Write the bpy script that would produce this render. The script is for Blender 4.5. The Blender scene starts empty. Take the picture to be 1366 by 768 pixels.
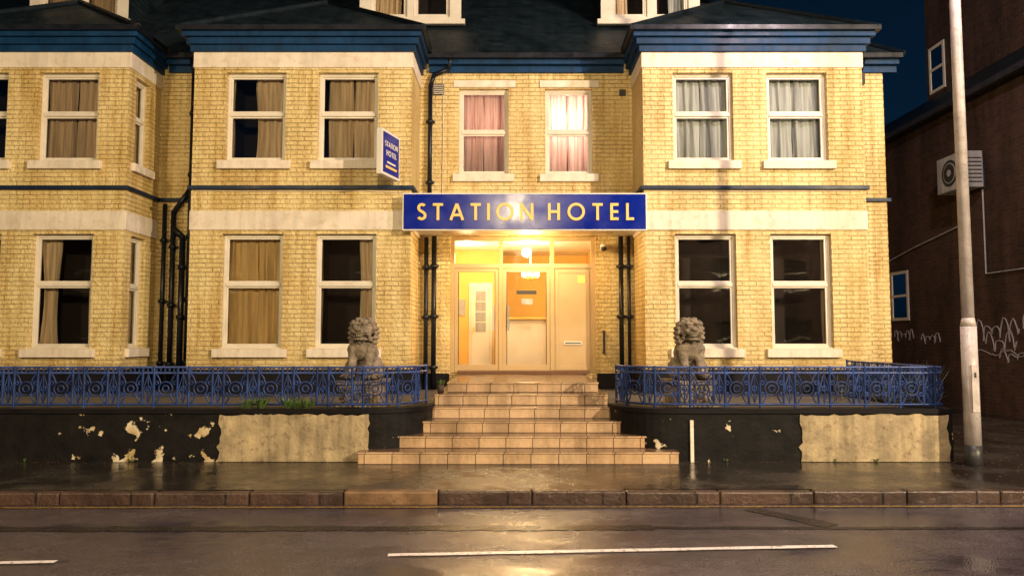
import bpy, bmesh, math, random
from mathutils import Vector, Matrix
random.seed(7)
sc=bpy.context.scene
R=math.radians
# ------------------------------------------------------------------ node helpers
def newmat(name):
    m=bpy.data.materials.new(name); m.use_nodes=True
    nt=m.node_tree; nt.nodes.clear()
    out=nt.nodes.new('ShaderNodeOutputMaterial')
    return m,nt,out
def L(nt,a,b): nt.links.new(a,b)
def c4(c): return (c[0],c[1],c[2],1.0)
def noise(nt,vec,scale,detail=4,rough=.55):
    n=nt.nodes.new('ShaderNodeTexNoise'); n.inputs['Scale'].default_value=scale
    n.inputs['Detail'].default_value=detail; n.inputs['Roughness'].default_value=rough
    L(nt,vec,n.inputs['Vector']); return n.outputs['Fac']
def ramp(nt,fac,p0,c0,p1,c1):
    r=nt.nodes.new('ShaderNodeValToRGB'); e=r.color_ramp.elements
    e[0].position=p0; e[0].color=c4(c0) if isinstance(c0,tuple) else (c0,c0,c0,1)
    e[1].position=p1; e[1].color=c4(c1) if isinstance(c1,tuple) else (c1,c1,c1,1)
    L(nt,fac,r.inputs['Fac']); return r.outputs['Color']
def mixc(nt,fac,a,b,mode='MIX'):
    m=nt.nodes.new('ShaderNodeMix'); m.data_type='RGBA'; m.blend_type=mode
    for s,v in ((m.inputs[0],fac),(m.inputs[6],a),(m.inputs[7],b)):
        if isinstance(v,(int,float)): s.default_value=v
        elif isinstance(v,tuple): s.default_value=c4(v)
        else: L(nt,v,s)
    return m.outputs[2]
def math_(nt,op,a,b=0.0):
    m=nt.nodes.new('ShaderNodeMath'); m.operation=op
    for i,v in enumerate((a,b)):
        if isinstance(v,(int,float)): m.inputs[i].default_value=v
        else: L(nt,v,m.inputs[i])
    return m.outputs[0]
def pos(nt): return nt.nodes.new('ShaderNodeNewGeometry').outputs['Position']
def mapped(nt,P,s):
    mp=nt.nodes.new('ShaderNodeMapping'); mp.inputs['Scale'].default_value=s; L(nt,P,mp.inputs[0]); return mp.outputs[0]
def bump(nt,h,strength,dist):
    b=nt.nodes.new('ShaderNodeBump'); b.inputs['Strength'].default_value=strength
    b.inputs['Distance'].default_value=dist; L(nt,h,b.inputs['Height']); return b.outputs['Normal']
def princ(nt,out,col,rough,normal=None,metal=0,spec=.5):
    p=nt.nodes.new('ShaderNodeBsdfPrincipled')
    for k,v in (('Base Color',col),('Roughness',rough),('Metallic',metal),('Specular IOR Level',spec)):
        if isinstance(v,tuple): p.inputs[k].default_value=c4(v)
        elif isinstance(v,(int,float)): p.inputs[k].default_value=v
        else: L(nt,v,p.inputs[k])
    if normal is not None: L(nt,normal,p.inputs['Normal'])
    L(nt,p.outputs[0],out.inputs[0]); return p
def pm(name,col,rough=.55,var=.25,ns=3,bmp=.15,bs=40,bd=.004,metal=0,spec=.5,dirt=None,streak=0):
    m,nt,out=newmat(name); P=pos(nt)
    n=noise(nt,P,ns,5)
    d=tuple(c*(1-var) for c in col); b=tuple(min(1,c*(1+var*.5)) for c in col)
    c=ramp(nt,n,.3,d,.7,b)
    if dirt:
        n2=noise(nt,P,ns*3.1,6,.65); c=mixc(nt,ramp(nt,n2,.52,0.0,.68,.8),c,dirt)
    if streak:
        c=mixc(nt,1.0,c,ramp(nt,noise(nt,mapped(nt,P,(6,6,.5)),1.5,5,.6),.36,1-streak,.56,1.0),'MULTIPLY')
    nn=noise(nt,P,bs,4)
    r=ramp(nt,n,.3,max(0,rough-.1),.7,min(1,rough+.1))
    princ(nt,out,c,r,bump(nt,nn,bmp,bd),metal,spec); return m
def brickmat(name,c1,c2,mort,bw,rh,ms,rough=.6,bd=.008,bstr=.8,stain=.3,mode='wall',zoff=0,offset=.5,msm=.3,spec=.5,stcol=None,splash=False):
    m,nt,out=newmat(name); P=pos(nt)
    s=nt.nodes.new('ShaderNodeSeparateXYZ'); L(nt,P,s.inputs[0])
    c=nt.nodes.new('ShaderNodeCombineXYZ')
    if mode=='wall':
        L(nt,math_(nt,'ADD',s.outputs[0],s.outputs[1]),c.inputs[0]); L(nt,math_(nt,'SUBTRACT',s.outputs[2],zoff),c.inputs[1])
    else:
        L(nt,s.outputs[0],c.inputs[0]); L(nt,math_(nt,'SUBTRACT',s.outputs[1],zoff),c.inputs[1])
    vec=c.outputs[0]
    if splash:   # hand-laid courses: tiny wobble of the joints
        nv=nt.nodes.new('ShaderNodeTexNoise'); nv.inputs['Scale'].default_value=3.0; L(nt,P,nv.inputs['Vector'])
        vm=nt.nodes.new('ShaderNodeVectorMath'); vm.operation='SCALE'; vm.inputs['Scale'].default_value=.022; L(nt,nv.outputs['Color'],vm.inputs[0])
        va=nt.nodes.new('ShaderNodeVectorMath'); va.operation='ADD'; L(nt,vec,va.inputs[0]); L(nt,vm.outputs[0],va.inputs[1]); vec=va.outputs[0]
    b=nt.nodes.new('ShaderNodeTexBrick'); b.offset=offset
    L(nt,vec,b.inputs['Vector'])
    for k,v in (('Color1',c4(c1)),('Color2',c4(c2)),('Mortar',c4(mort)),('Scale',1.0),('Mortar Size',ms),('Mortar Smooth',msm),('Bias',0.0),('Brick Width',bw),('Row Height',rh)):
        b.inputs[k].default_value=v
    st=noise(nt,mapped(nt,P,(1.9,1.9,.45)),1.3,7,.62)
    sc_=stcol or (1-stain,)*3
    col=mixc(nt,1.0,b.outputs['Color'],ramp(nt,st,.32,tuple(sc_),.58,(1.0,1.0,1.0)),'MULTIPLY')
    f=noise(nt,P,22,5,.6)
    col=mixc(nt,.8,col,ramp(nt,f,.3,.84,.7,1.1),'MULTIPLY')
    if splash:
        col=mixc(nt,1.0,col,ramp(nt,noise(nt,mapped(nt,P,(5,5,.32)),1.6,5,.6),.34,(.80,.72,.58),.50,(1.0,1.0,1.0)),'MULTIPLY')
        hgt=math_(nt,'SUBTRACT',1.75,s.outputs[2]); k=math_(nt,'ADD',math_(nt,'MULTIPLY',hgt,.45),math_(nt,'MULTIPLY',noise(nt,P,4,6,.65),.7))
        col=mixc(nt,ramp(nt,k,.42,0.0,.85,.6),col,(.34,.22,.09))
    patch=ramp(nt,noise(nt,P,1.7,4,.5),.42,0.35,.6,1.0)
    h=math_(nt,'MULTIPLY',math_(nt,'SUBTRACT',1.0,b.outputs['Fac']),patch)
    h=math_(nt,'ADD',h,math_(nt,'MULTIPLY',f,1.3))
    princ(nt,out,col,ramp(nt,st,.3,rough-.12,.7,rough+.1),bump(nt,h,bstr,bd),0,spec); return m
M={}
M['brick']=brickmat('painted_brick_cream',(.83,.67,.33),(.78,.61,.285),(.68,.50,.22),.225,.075,.008,rough=.42,bd=.020,bstr=1.0,stcol=(.74,.64,.46),msm=.7,splash=True)
M['stone']=pm('painted_stone',(.80,.71,.60),.6,.12,2.5,.3,30,.005,dirt=(.64,.52,.37),streak=.14)
M['frame']=pm('upvc_frame',(.72,.66,.56),.35,.12,3,.03)
M['blue']=pm('blue_paint',(.002,.038,.12),.5,.35,3,.15,25,spec=.25,streak=.3)
M['darkblue']=pm('dark_blue_paint',(.004,.018,.05),.45,.3,3,.15,25,spec=.3)
M['railblue']=pm('railing_blue_paint',(.014,.040,.17),.42,.6,6,.3,60,.002,spec=.3)
M['railtop']=pm('railing_top_paint',(.05,.085,.27),.4,.5,6,.3,60,.002,spec=.4)
M['blackpaint']=pm('black_wall_paint',(.008,.007,.009),.6,.4,3,.4,18,.008,spec=.15)
M['pipe']=pm('black_pipe_paint',(.008,.010,.018),.35,.3,4,.1,spec=.35)
M['slate']=brickmat('roof_slates',(.008,.016,.023),(.016,.028,.036),(.003,.005,.007),.26,.10,.007,rough=.42,bd=.014,stain=.45,spec=.3)
M['ridge']=pm('ridge_tile',(.012,.022,.03),.5,.3,6,.3)
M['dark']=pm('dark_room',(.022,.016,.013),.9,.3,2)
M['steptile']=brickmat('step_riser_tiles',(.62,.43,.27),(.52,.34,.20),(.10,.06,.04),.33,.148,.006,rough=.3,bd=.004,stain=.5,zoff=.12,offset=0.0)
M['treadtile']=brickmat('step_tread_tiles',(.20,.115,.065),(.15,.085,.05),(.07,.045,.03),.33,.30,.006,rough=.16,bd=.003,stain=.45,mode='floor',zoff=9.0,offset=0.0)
M['plaster']=pm('bare_render',(.42,.33,.20),.75,.4,4,.7,24,.014,dirt=(.19,.13,.075),streak=.35)
M['nbrick']=brickmat('neighbour_brick',(.080,.032,.020),(.045,.020,.014),(.06,.045,.036),.225,.075,.01,rough=.75,bd=.01,stain=.6)
M['concrete']=pm('concrete',(.10,.09,.08),.6,.3,3,.4,30)
M['cream']=pm('entrance_cream_paint',(.47,.34,.175),.4,.1,2,.05)
M['foyer']=pm('foyer_wall_yellow',(.85,.53,.14),.7,.12,1.5,.05)
M['white']=pm('white_paint',(.76,.73,.68),.4,.08,2,.05)
M['signblue']=pm('sign_blue',(.001,.014,.27),.21,.12,2,.05,14,.003,spec=.27)
M['gold']=pm('gold_letter',(.90,.58,.15),.4,.08,5,.03)
M['statue']=pm('weathered_granite',(.25,.20,.15),.85,.5,9,.9,55,.012,dirt=(.055,.045,.038))
M['post']=pm('lamp_post_paint',(.50,.45,.46),.4,.22,5,.15,30,dirt=(.34,.27,.25),streak=.2)
M['greydark']=pm('dark_grey',(.03,.03,.035),.5,.3,5,.2)
M['graf']=pm('spray_paint_pale',(.30,.27,.30),.7,.1,5)
M['lightgrey']=pm('light_grey_casing',(.38,.38,.40),.5,.15,4,.1,streak=.3)
M['leaf']=pm('weed_leaf',(.06,.11,.025),.5,.5,12,.1)
M['dry']=pm('dry_stalks',(.12,.13,.10),.6,.5,12,.1)
M['litter']=pm('leaf_litter_mat',(.11,.06,.03),.6,.6,9,.1)
M['terracotta']=pm('dark_pot',(.05,.03,.025),.7,.3,8,.2)
M['brown']=pm('doormat_brown',(.14,.07,.035),.8,.3,20,.6,90)
M['kerb']=brickmat('kerb_stone',(.080,.045,.036),(.052,.032,.027),(.015,.012,.011),.92,.6,.012,rough=.28,bd=.014,stain=.6,zoff=-.3,offset=0)
M['kerbl']=pm('kerb_stone_new',(.19,.11,.06),.45,.5,6,.5,40,.008,dirt=(.08,.05,.035))
def fabric(name,col,tr=.4):
    m,nt,out=newmat(name); P=pos(nt)
    n=noise(nt,mapped(nt,P,(9,9,.6)),1.6,4); c=ramp(nt,n,.35,tuple(x*.62 for x in col),.6,col)
    d=nt.nodes.new('ShaderNodeBsdfDiffuse'); t=nt.nodes.new('ShaderNodeBsdfTranslucent')
    L(nt,c,d.inputs[0]); L(nt,c,t.inputs[0])
    mx=nt.nodes.new('ShaderNodeMixShader'); mx.inputs[0].default_value=tr
    L(nt,d.outputs[0],mx.inputs[1]); L(nt,t.outputs[0],mx.inputs[2]); L(nt,mx.outputs[0],out.inputs[0]); return m
M['cur_beige']=fabric('curtain_beige',(.88,.69,.45),.1)
M['cur_brown']=fabric('curtain_brown',(.70,.53,.34),.1)
M['cur_net']=fabric('curtain_net',(.58,.61,.58),.15)
M['cur_pink']=fabric('curtain_pink',(.95,.72,.66),.6)
M['blind']=fabric('curtain_ochre',(.88,.64,.30),.1)
def glassmat(name,f0=.03,tint=(.90,.90,.90)):
    m,nt,out=newmat(name)
    lw=nt.nodes.new('ShaderNodeFresnel'); lw.inputs[0].default_value=1.5
    P=pos(nt); nrm=bump(nt,noise(nt,P,2.2,1),.12,.02)
    t=nt.nodes.new('ShaderNodeBsdfTransparent'); t.inputs[0].default_value=c4(tint)
    g=nt.nodes.new('ShaderNodeBsdfGlossy'); g.inputs['Roughness'].default_value=.03; L(nt,nrm,g.inputs['Normal'])
    mx=nt.nodes.new('ShaderNodeMixShader'); L(nt,math_(nt,'ADD',lw.outputs[0],f0),mx.inputs[0])
    L(nt,t.outputs[0],mx.inputs[1]); L(nt,g.outputs[0],mx.inputs[2]); L(nt,mx.outputs[0],out.inputs[0]); return m
M['glass']=glassmat('window_glass')
def emis(name,col,s):
    m,nt,out=newmat(name); e=nt.nodes.new('ShaderNodeEmission'); e.inputs[0].default_value=c4(col); e.inputs[1].default_value=s
    L(nt,e.outputs[0],out.inputs[0]); return m
M['bulb']=emis('lit_bulb',(1,.80,.45),16)
M['lamphead']=emis('street_lamp_lens',(1,.78,.45),60)
M['fitting']=emis('ceiling_light_lens',(1,.80,.5),3)
# ------------------------------------------------------------------ mesh builder
def ident(a,d,z): return (a,d,z)
def Fm(y): return lambda a,d,z:(a,y+d,z)
def SR(x): return lambda a,d,z:(x-d,a,z)
def SL(x): return lambda a,d,z:(x+d,a,z)
class B:
    def __init__(s): s.bm=bmesh.new(); s.mats=[]
    def mi(s,k):
        m=M[k]
        if m not in s.mats: s.mats.append(m)
        return s.mats.index(m)
    def quad(s,pts,k):
        f=s.bm.faces.new([s.bm.verts.new(p) for p in pts]); f.material_index=s.mi(k); return f
    def box(s,a0,a1,d0,d1,z0,z1,k,mp=ident,top=None):
        v=[s.bm.verts.new(mp(a,d,z)) for z in (z0,z1) for d in (d0,d1) for a in (a0,a1)]
        fs=[(0,1,3,2),(4,6,7,5),(0,4,5,1),(2,3,7,6),(0,2,6,4),(1,5,7,3)]
        for i,f in enumerate(fs):
            fc=s.bm.faces.new([v[j] for j in f]); fc.material_index=s.mi(top if (top and i==1) else k)
        return v
    def cyl(s,p0,p1,r0,r1,k,n=14,caps=True):
        p0=Vector(p0);p1=Vector(p1);ax=(p1-p0).normalized()
        u=ax.orthogonal().normalized(); w=ax.cross(u)
        r=[[],[]]
        for j,(p,rr) in enumerate(((p0,r0),(p1,r1))):
            for i in range(n):
                a=2*math.pi*i/n; r[j].append(s.bm.verts.new(p+(u*math.cos(a)+w*math.sin(a))*rr))
        for i in range(n):
            f=s.bm.faces.new([r[0][i],r[0][(i+1)%n],r[1][(i+1)%n],r[1][i]]); f.material_index=s.mi(k); f.smooth=True
        if caps:
            for q in r:
                f=s.bm.faces.new(q); f.material_index=s.mi(k)
    def sphere(s,c,rad,k,sub=2):
        rad=rad if isinstance(rad,tuple) else (rad,)*3
        mat=Matrix.Translation(c)@Matrix.Diagonal((rad[0],rad[1],rad[2],1))
        g=bmesh.ops.create_icosphere(s.bm,subdivisions=sub,radius=1,matrix=mat)
        i=s.mi(k)
        for v in g['verts']:
            for f in v.link_faces: f.material_index=i; f.smooth=True
    def done(s,name,parent=None,bevel=0,recalc=True):
        if recalc: bmesh.ops.recalc_face_normals(s.bm,faces=s.bm.faces[:])
        me=bpy.data.meshes.new(name); s.bm.to_mesh(me); s.bm.free()
        for m in s.mats: me.materials.append(m)
        o=bpy.data.objects.new(name,me); sc.collection.objects.link(o)
        if parent: o.parent=parent
        if bevel:
            md=o.modifiers.new('bevel','BEVEL'); md.width=bevel; md.segments=2; md.limit_method='ANGLE'
        return o
def empty(name):
    e=bpy.data.objects.new(name,None); sc.collection.objects.link(e); return e
def curves(name,splines,bev,mat,parent=None,cyc=None,res=2):
    c=bpy.data.curves.new(name,'CURVE'); c.dimensions='3D'; c.bevel_depth=bev; c.bevel_resolution=res; c.use_fill_caps=True
    for i,pts in enumerate(splines):
        sp=c.splines.new('POLY'); sp.points.add(len(pts)-1)
        for j,p in enumerate(pts): sp.points[j].co=(p[0],p[1],p[2],1)
        if cyc and cyc[i]: sp.use_cyclic_u=True
    c.materials.append(M[mat]); o=bpy.data.objects.new(name,c); sc.collection.objects.link(o)
    if parent: o.parent=parent
    return o
def sheet(b,mp,a0,a1,z0,z1,ops,k,reveal=.18,rk=None):
    xs=sorted({a0,a1}|{o[0] for o in ops}|{o[1] for o in ops}); zs=sorted({z0,z1}|{o[2] for o in ops}|{o[3] for o in ops})
    for i in range(len(xs)-1):
        for j in range(len(zs)-1):
            cx=(xs[i]+xs[i+1])/2; cz=(zs[j]+zs[j+1])/2
            if any(o[0]<cx<o[1] and o[2]<cz<o[3] for o in ops): continue
            b.quad([mp(xs[i],0,zs[j]),mp(xs[i+1],0,zs[j]),mp(xs[i+1],0,zs[j+1]),mp(xs[i],0,zs[j+1])],k)
    rk=rk or k
    for o in ops:
        x0,x1,q0,q1=o
        b.quad([mp(x0,0,q0),mp(x0,reveal,q0),mp(x0,reveal,q1),mp(x0,0,q1)],rk)
        b.quad([mp(x1,0,q0),mp(x1,reveal,q0),mp(x1,reveal,q1),mp(x1,0,q1)],rk)
        b.quad([mp(x0,0,q1),mp(x0,reveal,q1),mp(x1,reveal,q1),mp(x1,0,q1)],rk)
        b.quad([mp(x0,0,q0),mp(x0,reveal,q0),mp(x1,reveal,q0),mp(x1,0,q0)],rk)
def curtain(b,mp,a0,a1,z0,z1,d,k,folds=9,amp=.042,gather=0):
    n=int(folds*10); ph=random.random()*6
    cols=[]
    for i in range(n+1):
        t=i/n; col=[]
        tt=t+.035*math.sin(t*11+ph)+.015*math.sin(t*23+ph*2)
        for j in range(9):
            q=j/8; z=z0+(z1-z0)*q
            pinch=gather*math.sin(math.pi*min(1,q*1.15))*(1 if q<.87 else 0)
            a=a0+(a1-a0)*t + (a1-a0)*pinch*(.5-t)*.35+.008*math.sin(q*7+i*.3+ph)
            am=amp*(.65+.45*math.sin(t*8+ph*1.7))
            dd=d+am*math.sin(tt*folds*6.28+ph+.8*math.sin(t*5+ph)+.35*math.sin(q*4+ph))*(1.15-.45*q)+.008*math.sin(t*folds*13+q*2)
            col.append(b.bm.verts.new(mp(a,dd,z)))
        cols.append(col)
    mi=b.mi(k)
    for i in range(n):
        for j in range(8):
            f=b.bm.faces.new([cols[i][j],cols[i+1][j],cols[i+1][j+1],cols[i][j+1]]); f.material_index=mi; f.smooth=True
def window(fr,gl,cu,rm,mp,a0,a1,z0,z1,curt=[],trans=.5,depth=.9,sill=True,st=None,rd=.09):
    w=.05
    fr.box(a0,a0+w,rd,rd+.07,z0,z1,'frame',mp); fr.box(a1-w,a1,rd,rd+.07,z0,z1,'frame',mp)
    fr.box(a0+w,a1-w,rd,rd+.07,z1-w,z1,'frame',mp); fr.box(a0+w,a1-w,rd,rd+.07,z0,z0+w,'frame',mp)
    zt=z0+(z1-z0)*trans
    fr.box(a0+w,a1-w,rd-.012,rd+.07,zt-.03,zt+.03,'frame',mp)
    s=.03
    for (q0,q1) in ((zt+.03,z1-w),(z0+w,zt-.03)):
        fr.box(a0+w,a0+w+s,rd+.015,rd+.06,q0,q1,'frame',mp); fr.box(a1-w-s,a1-w,rd+.015,rd+.06,q0,q1,'frame',mp)
        fr.box(a0+w+s,a1-w-s,rd+.015,rd+.06,q1-s,q1,'frame',mp); fr.box(a0+w+s,a1-w-s,rd+.015,rd+.06,q0,q0+s,'frame',mp)
        gl.quad([mp(a0+w+s,rd+.04,q0+s),mp(a1-w-s,rd+.04,q0+s),mp(a1-w-s,rd+.04,q1-s),mp(a0+w+s,rd+.04,q1-s)],'glass')
    if sill and st is not None:
        st.box(a0-.10,a1+.10,-.075,.085,z0-.14,z0-.002,'stone',mp)
        fr.box(a0+.003,a1-.003,.02,rd-.002,z0,z0+.02,'frame',mp)
    D0=.18
    P=[(a0,z0),(a1,z0),(a1,z1),(a0,z1)]
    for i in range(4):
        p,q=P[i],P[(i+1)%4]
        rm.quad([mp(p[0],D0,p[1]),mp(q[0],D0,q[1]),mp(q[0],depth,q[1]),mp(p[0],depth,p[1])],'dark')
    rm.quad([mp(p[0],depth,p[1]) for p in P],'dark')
    for c in curt:
        f0,f1,k=c[0],c[1],c[2]; fz=c[3] if len(c)>3 else 0
        W=a1-a0
        curtain(cu,mp,a0+.02+f0*(W-.04),a0+.02+f1*(W-.04),z0+.03+fz*(z1-z0),z1-.01,.245,k,folds=max(2,7*(f1-f0)),gather=c[4] if len(c)>4 else 0)
# ------------------------------------------------------------------ HOTEL
hotel=empty('station_hotel_building')
wl=B(); st=B(); fr=B(); gl=B(); cu=B(); rm=B(); bl=B(); rf=B()
YB,YR=12.2,13.3
UZ0,UZ1,LZ0,LZ1=4.53,6.02,1.445,3.32
def bay(x0,x1,wins,up,lo,sideR=False):
    mp=Fm(YB)
    ops=[]
    for c in wins:
        ops+= [(c-.5,c+.5,LZ0,LZ1),(c-.5,c+.5,UZ0,UZ1)]
    sheet(wl,mp,x0,x1,.7,6.42,ops,'brick')
    so=[(12.42,12.92,LZ0,LZ1),(12.42,12.92,UZ0,UZ1)] if sideR else []
    sheet(wl,SR(x1),YB,YR,.7,6.42,so,'brick')
    sheet(wl,SL(x0),YB,YR,.7,6.42,[],'brick')
    for i,c in enumerate(wins):
        window(fr,gl,cu,rm,mp,c-.5,c+.5,LZ0,LZ1,lo[i],.56,st=st)
        window(fr,gl,cu,rm,mp,c-.5,c+.5,UZ0,UZ1,up[i],.54,st=st)
    if sideR:
        for (q0,q1) in ((LZ0,LZ1),(UZ0,UZ1)):
            window(fr,gl,cu,rm,SR(x1),12.42,12.92,q0,q1,[(0,1,'cur_brown')],.55,depth=.42,st=st)
    def ringband(z0,z1,pr,k,b):
        b.box(x0-pr,x1+pr,YB-pr,YB-.001,z0,z1,k)
        b.box(x0-pr,x0-.001,YB-.001,YR-.002,z0,z1,k)
        b.box(x1+.001,x1+pr,YB-.001,YR-.002,z0,z1,k)
    ringband(.7,1.11,.035,'blackpaint',bl)
    ringband(3.385,3.70,.016,'stone',st)
    ringband(4.05,4.115,.05,'darkblue',bl)
    ringband(6.10,6.36,.018,'stone',st)
    ringband(6.36,6.47,.06,'blue',bl)
    ringband(6.47,6.58,.11,'blue',bl)
    ringband(6.58,6.66,.17,'blue',bl)
    g=.24
    bl.box(x0-g,x1+g,YB-g,YB-g+.1,6.66,6.745,'pipe'); bl.box(x0-g,x0-g+.1,YB-g+.1,YR-.3,6.66,6.745,'pipe'); bl.box(x1+g-.1,x1+g,YB-g+.1,YR-.3,6.66,6.745,'pipe')
    o=.21; xc=(x0+x1)/2; ez=6.70; pk=(xc,13.75,7.92); bk=(xc,14.75,7.92)
    A=(x0-o,YB-o,ez);Bq=(x1+o,YB-o,ez);C=(x1+o,13.3,ez);D=(x0-o,13.3,ez)
    rf.quad([A,Bq,pk],'slate'); rf.quad([Bq,C,bk,pk],'slate'); rf.quad([D,A,pk,bk],'slate')
    rf.quad([A,Bq,C,D],'blue')
    for p,q in ((A,pk),(Bq,pk),(pk,bk)): rf.cyl(Vector(p)+Vector((0,0,.02)),Vector(q)+Vector((0,0,.02)),.05,.05,'ridge',8)
bay(-9.95,-6.35,[-8.87,-7.36],
    [[(0,.5,'cur_brown')],[(0,.50,'cur_brown'),(.53,.96,'cur_brown')]],
    [[(0,.3,'cur_beige')],[(0,.34,'cur_beige',0,1),(.84,1,'cur_beige')]],sideR=True)
bay(-5.28,-1.66,[-4.25,-2.72],
    [[(.40,1,'cur_beige',0,.5),(0,.06,'cur_beige')],[(.10,.55,'cur_beige'),(.56,.98,'cur_beige')]],
    [[(0,.52,'blind',0),(.52,1,'blind',0)],[(.68,1,'cur_beige',0,.6),(0,.06,'cur_brown')]])
bay(2.17,5.82,[3.17,4.73],
    [[(0,.50,'cur_net'),(.51,.97,'cur_net')],[(0.02,.49,'cur_net'),(.51,1,'cur_net')]],
    [[(0,.05,'cur_net')],[(.93,1,'cur_brown')]])
mpR=Fm(YR)
rw=[(-.96,-.06,4.55,6.12),(.60,1.45,4.55,6.12)]
EN=(-1.10,1.49,1.0,3.43)
sheet(wl,mpR,-1.66,2.17,.7,6.6,[rw[0],rw[1],EN],'brick')
sheet(wl,mpR,-6.35,-5.28,.7,6.6,[],'brick'); sheet(wl,mpR,-14,-9.95,.7,6.6,[],'brick'); sheet(wl,mpR,5.82,6.72,.1,6.6,[],'brick')
sheet(wl,SR(6.72),YR,21,.0,6.6,[],'brick')
for i,o in enumerate(rw):
    window(fr,gl,cu,rm,mpR,*o,[(0,.48,'cur_pink'),(.49,1,'cur_pink')],.5,st=st,depth=1.0)
    st.box(o[0]-.1,o[1]+.12,-.02,.0-.001,6.14,6.27,'stone',mpR)
for (x0,x1) in ((-6.35+.06,-5.28-.06),(-1.66+.06,2.17-.06),(5.82+.06,6.78)):
    bl.box(x0,x1,-.05,-.001,4.05,4.115,'darkblue',mpR)
for (x0,x1) in ((-6.2,-5.43),(-1.5,2.02),(5.97,6.95)):
    bl.box(x0,x1,-.06,-.001,6.40,6.52,'blue',mpR); bl.box(x0,x1,-.16,-.001,6.52,6.64,'blue',mpR)
    bl.box(x0-.02,x1+.02,-.27,-.17,6.60,6.69,'pipe',mpR)
bl.box(5.82+.04,6.75,-.03,-.001,.1,1.11,'blackpaint',mpR)
bl.box(-6.31,-5.32,-.03,-.001,.7,1.11,'blackpaint',mpR)
bl.box(-1.62,-1.11,-.03,-.001,.7,1.0,'blackpaint',mpR); bl.box(1.5,2.13,-.03,-.001,.7,1.0,'blackpaint',mpR)
# main roof
e=(13.06,6.66); rg=(16.9,9.75)
rf.quad([(-16,e[0],e[1]),(7.0,e[0],e[1]),(3.1,rg[0],rg[1]),(-16,rg[0],rg[1])],'slate')
rf.quad([(7.0,e[0],e[1]),(7.0,21,e[1]),(3.1,rg[0],rg[1])],'slate')
rf.quad([(-16,21,e[1]),(7.0,21,e[1]),(3.1,rg[0],rg[1]),(-16,rg[0],rg[1])],'slate')
rf.cyl((7.0,e[0],e[1]+.02),(3.1,rg[0],rg[1]+.02),.055,.055,'ridge',8)
rf.quad([(-16,e[0],e[1]-.012),(7,e[0],e[1]-.012),(7,13.4,e[1]-.012),(-16,13.4,e[1]-.012)],'blue')
def dormer(x0,x1,curt):
    y=14.35; z0,z1=7.76,9.15; mp=Fm(y)
    m=(x0+x1)/2
    ops=[(x0+.22,m-.06,z0+.16,z1-.15),(m+.06,x1-.22,z0+.16,z1-.15)]
    sheet(fr,mp,x0,x1,z0,z1,ops,'frame',reveal=.18)
    for i,o in enumerate(ops): window(fr,gl,cu,rm,mp,*o,curt[i],.0001,sill=False,depth=.6,rd=.05)
    fr.box(x0-.08,x1+.08,-.1,-.002,z0-.02,z0+.08,'frame',mp)
    rf.quad([(x0,y,z0),(x0,y,z1),(x0,17,z1),(x0,17,z0)],'slate'); rf.quad([(x1,y,z0),(x1,y,z1),(x1,17,z1),(x1,17,z0)],'slate')
    rf.box(x0-.15,x1+.15,y-.15,17,z1,z1+.12,'ridge')
dormer(-9.5,-7.55,[[(0,1,'cur_brown')],[(0,1,'cur_brown')]])
dormer(-3.0,-1.0,[[(0,.8,'cur_beige')],[(0,.1,'cur_beige')]])
dormer(1.75,3.7,[[(0,.5,'cur_beige')],[(.5,1,'cur_net')]])
bl.box(-1.43,-1.23,-.02,-.001,6.0,6.2,'greydark',mpR)
for i in range(5): bl.box(-1.42,-1.24,-.035,-.02,6.015+i*.037,6.03+i*.037,'stone',mpR)
bl.box(1.94,2.06,-.02,-.001,5.98,6.1,'greydark',mpR)
wl.done('walls',hotel,recalc=False)
st.done('stone_trim',hotel,.008); fr.done('window_frames',hotel,.005); gl.done('window_glass',hotel,recalc=False); cu.done('curtains',hotel,recalc=False); rm.done('rooms',hotel,recalc=False)
bl.done('painted_trim',hotel,.006); rf.done('roof',hotel,recalc=False)
curves('cables',[[(-5.2,12.19,4.03),(-4.0,12.188,4.02),(-2.6,12.188,4.03),(-1.7,12.19,4.0)],
   [(2.25,12.19,4.03),(4.0,12.188,4.02),(5.75,12.19,4.03)],
   [(-1.25,13.285,6.3),(-1.24,13.285,5.2),(-1.25,13.285,4.2)]],.006,'stone',hotel)
# drainpipes
pp=B()
def pipe(pts,r=.038):
    for i in range(len(pts)-1): pp.cyl(pts[i],pts[i+1],r,r,'pipe',12)
    for p in pts[1:-1]: pp.sphere(p,r*1.15,'pipe',1)
    for i in range(len(pts)-1):
        a,b_=Vector(pts[i]),Vector(pts[i+1])
        if abs(a.z-b_.z)>1.5:
            n=int(abs(a.z-b_.z)/1.3)
            for j in range(n+1):
                q=a.lerp(b_,(j+.4)/(n+1)); pp.cyl(q-Vector((0,0,.035)),q+Vector((0,0,.035)),r*1.35,r*1.35,'pipe',12)
                pp.box(q.x-.08,q.x+.08,q.y+.01,q.y+.055,q.z-.02,q.z+.02,'pipe')
yp=13.22
pipe([(-6.18,yp,.75),(-6.18,yp,4.0)]); pipe([(-6.02,yp,.75),(-6.02,yp,3.85),(-5.75,yp,4.25)],.045)
pipe([(-5.85,yp,.75),(-5.85,yp,3.4),(-6.0,yp,3.55)],.05)
pipe([(-5.72,yp,.75),(-5.72,yp,6.3),(-5.72,yp-.1,6.62)],.05)
pipe([(-5.36,12.5,4.2),(-5.36,12.5,6.2)],.04)
pipe([(-1.52,yp,.75),(-1.52,yp,3.4)]); pipe([(-1.38,yp-.01,.75),(-1.38,yp-.01,3.42)],.045)
pipe([(-1.47,yp,3.95),(-1.47,yp,6.15),(-1.40,yp,6.35),(-1.15,yp,6.45),(-1.1,yp-.08,6.62)],.04)
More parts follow.
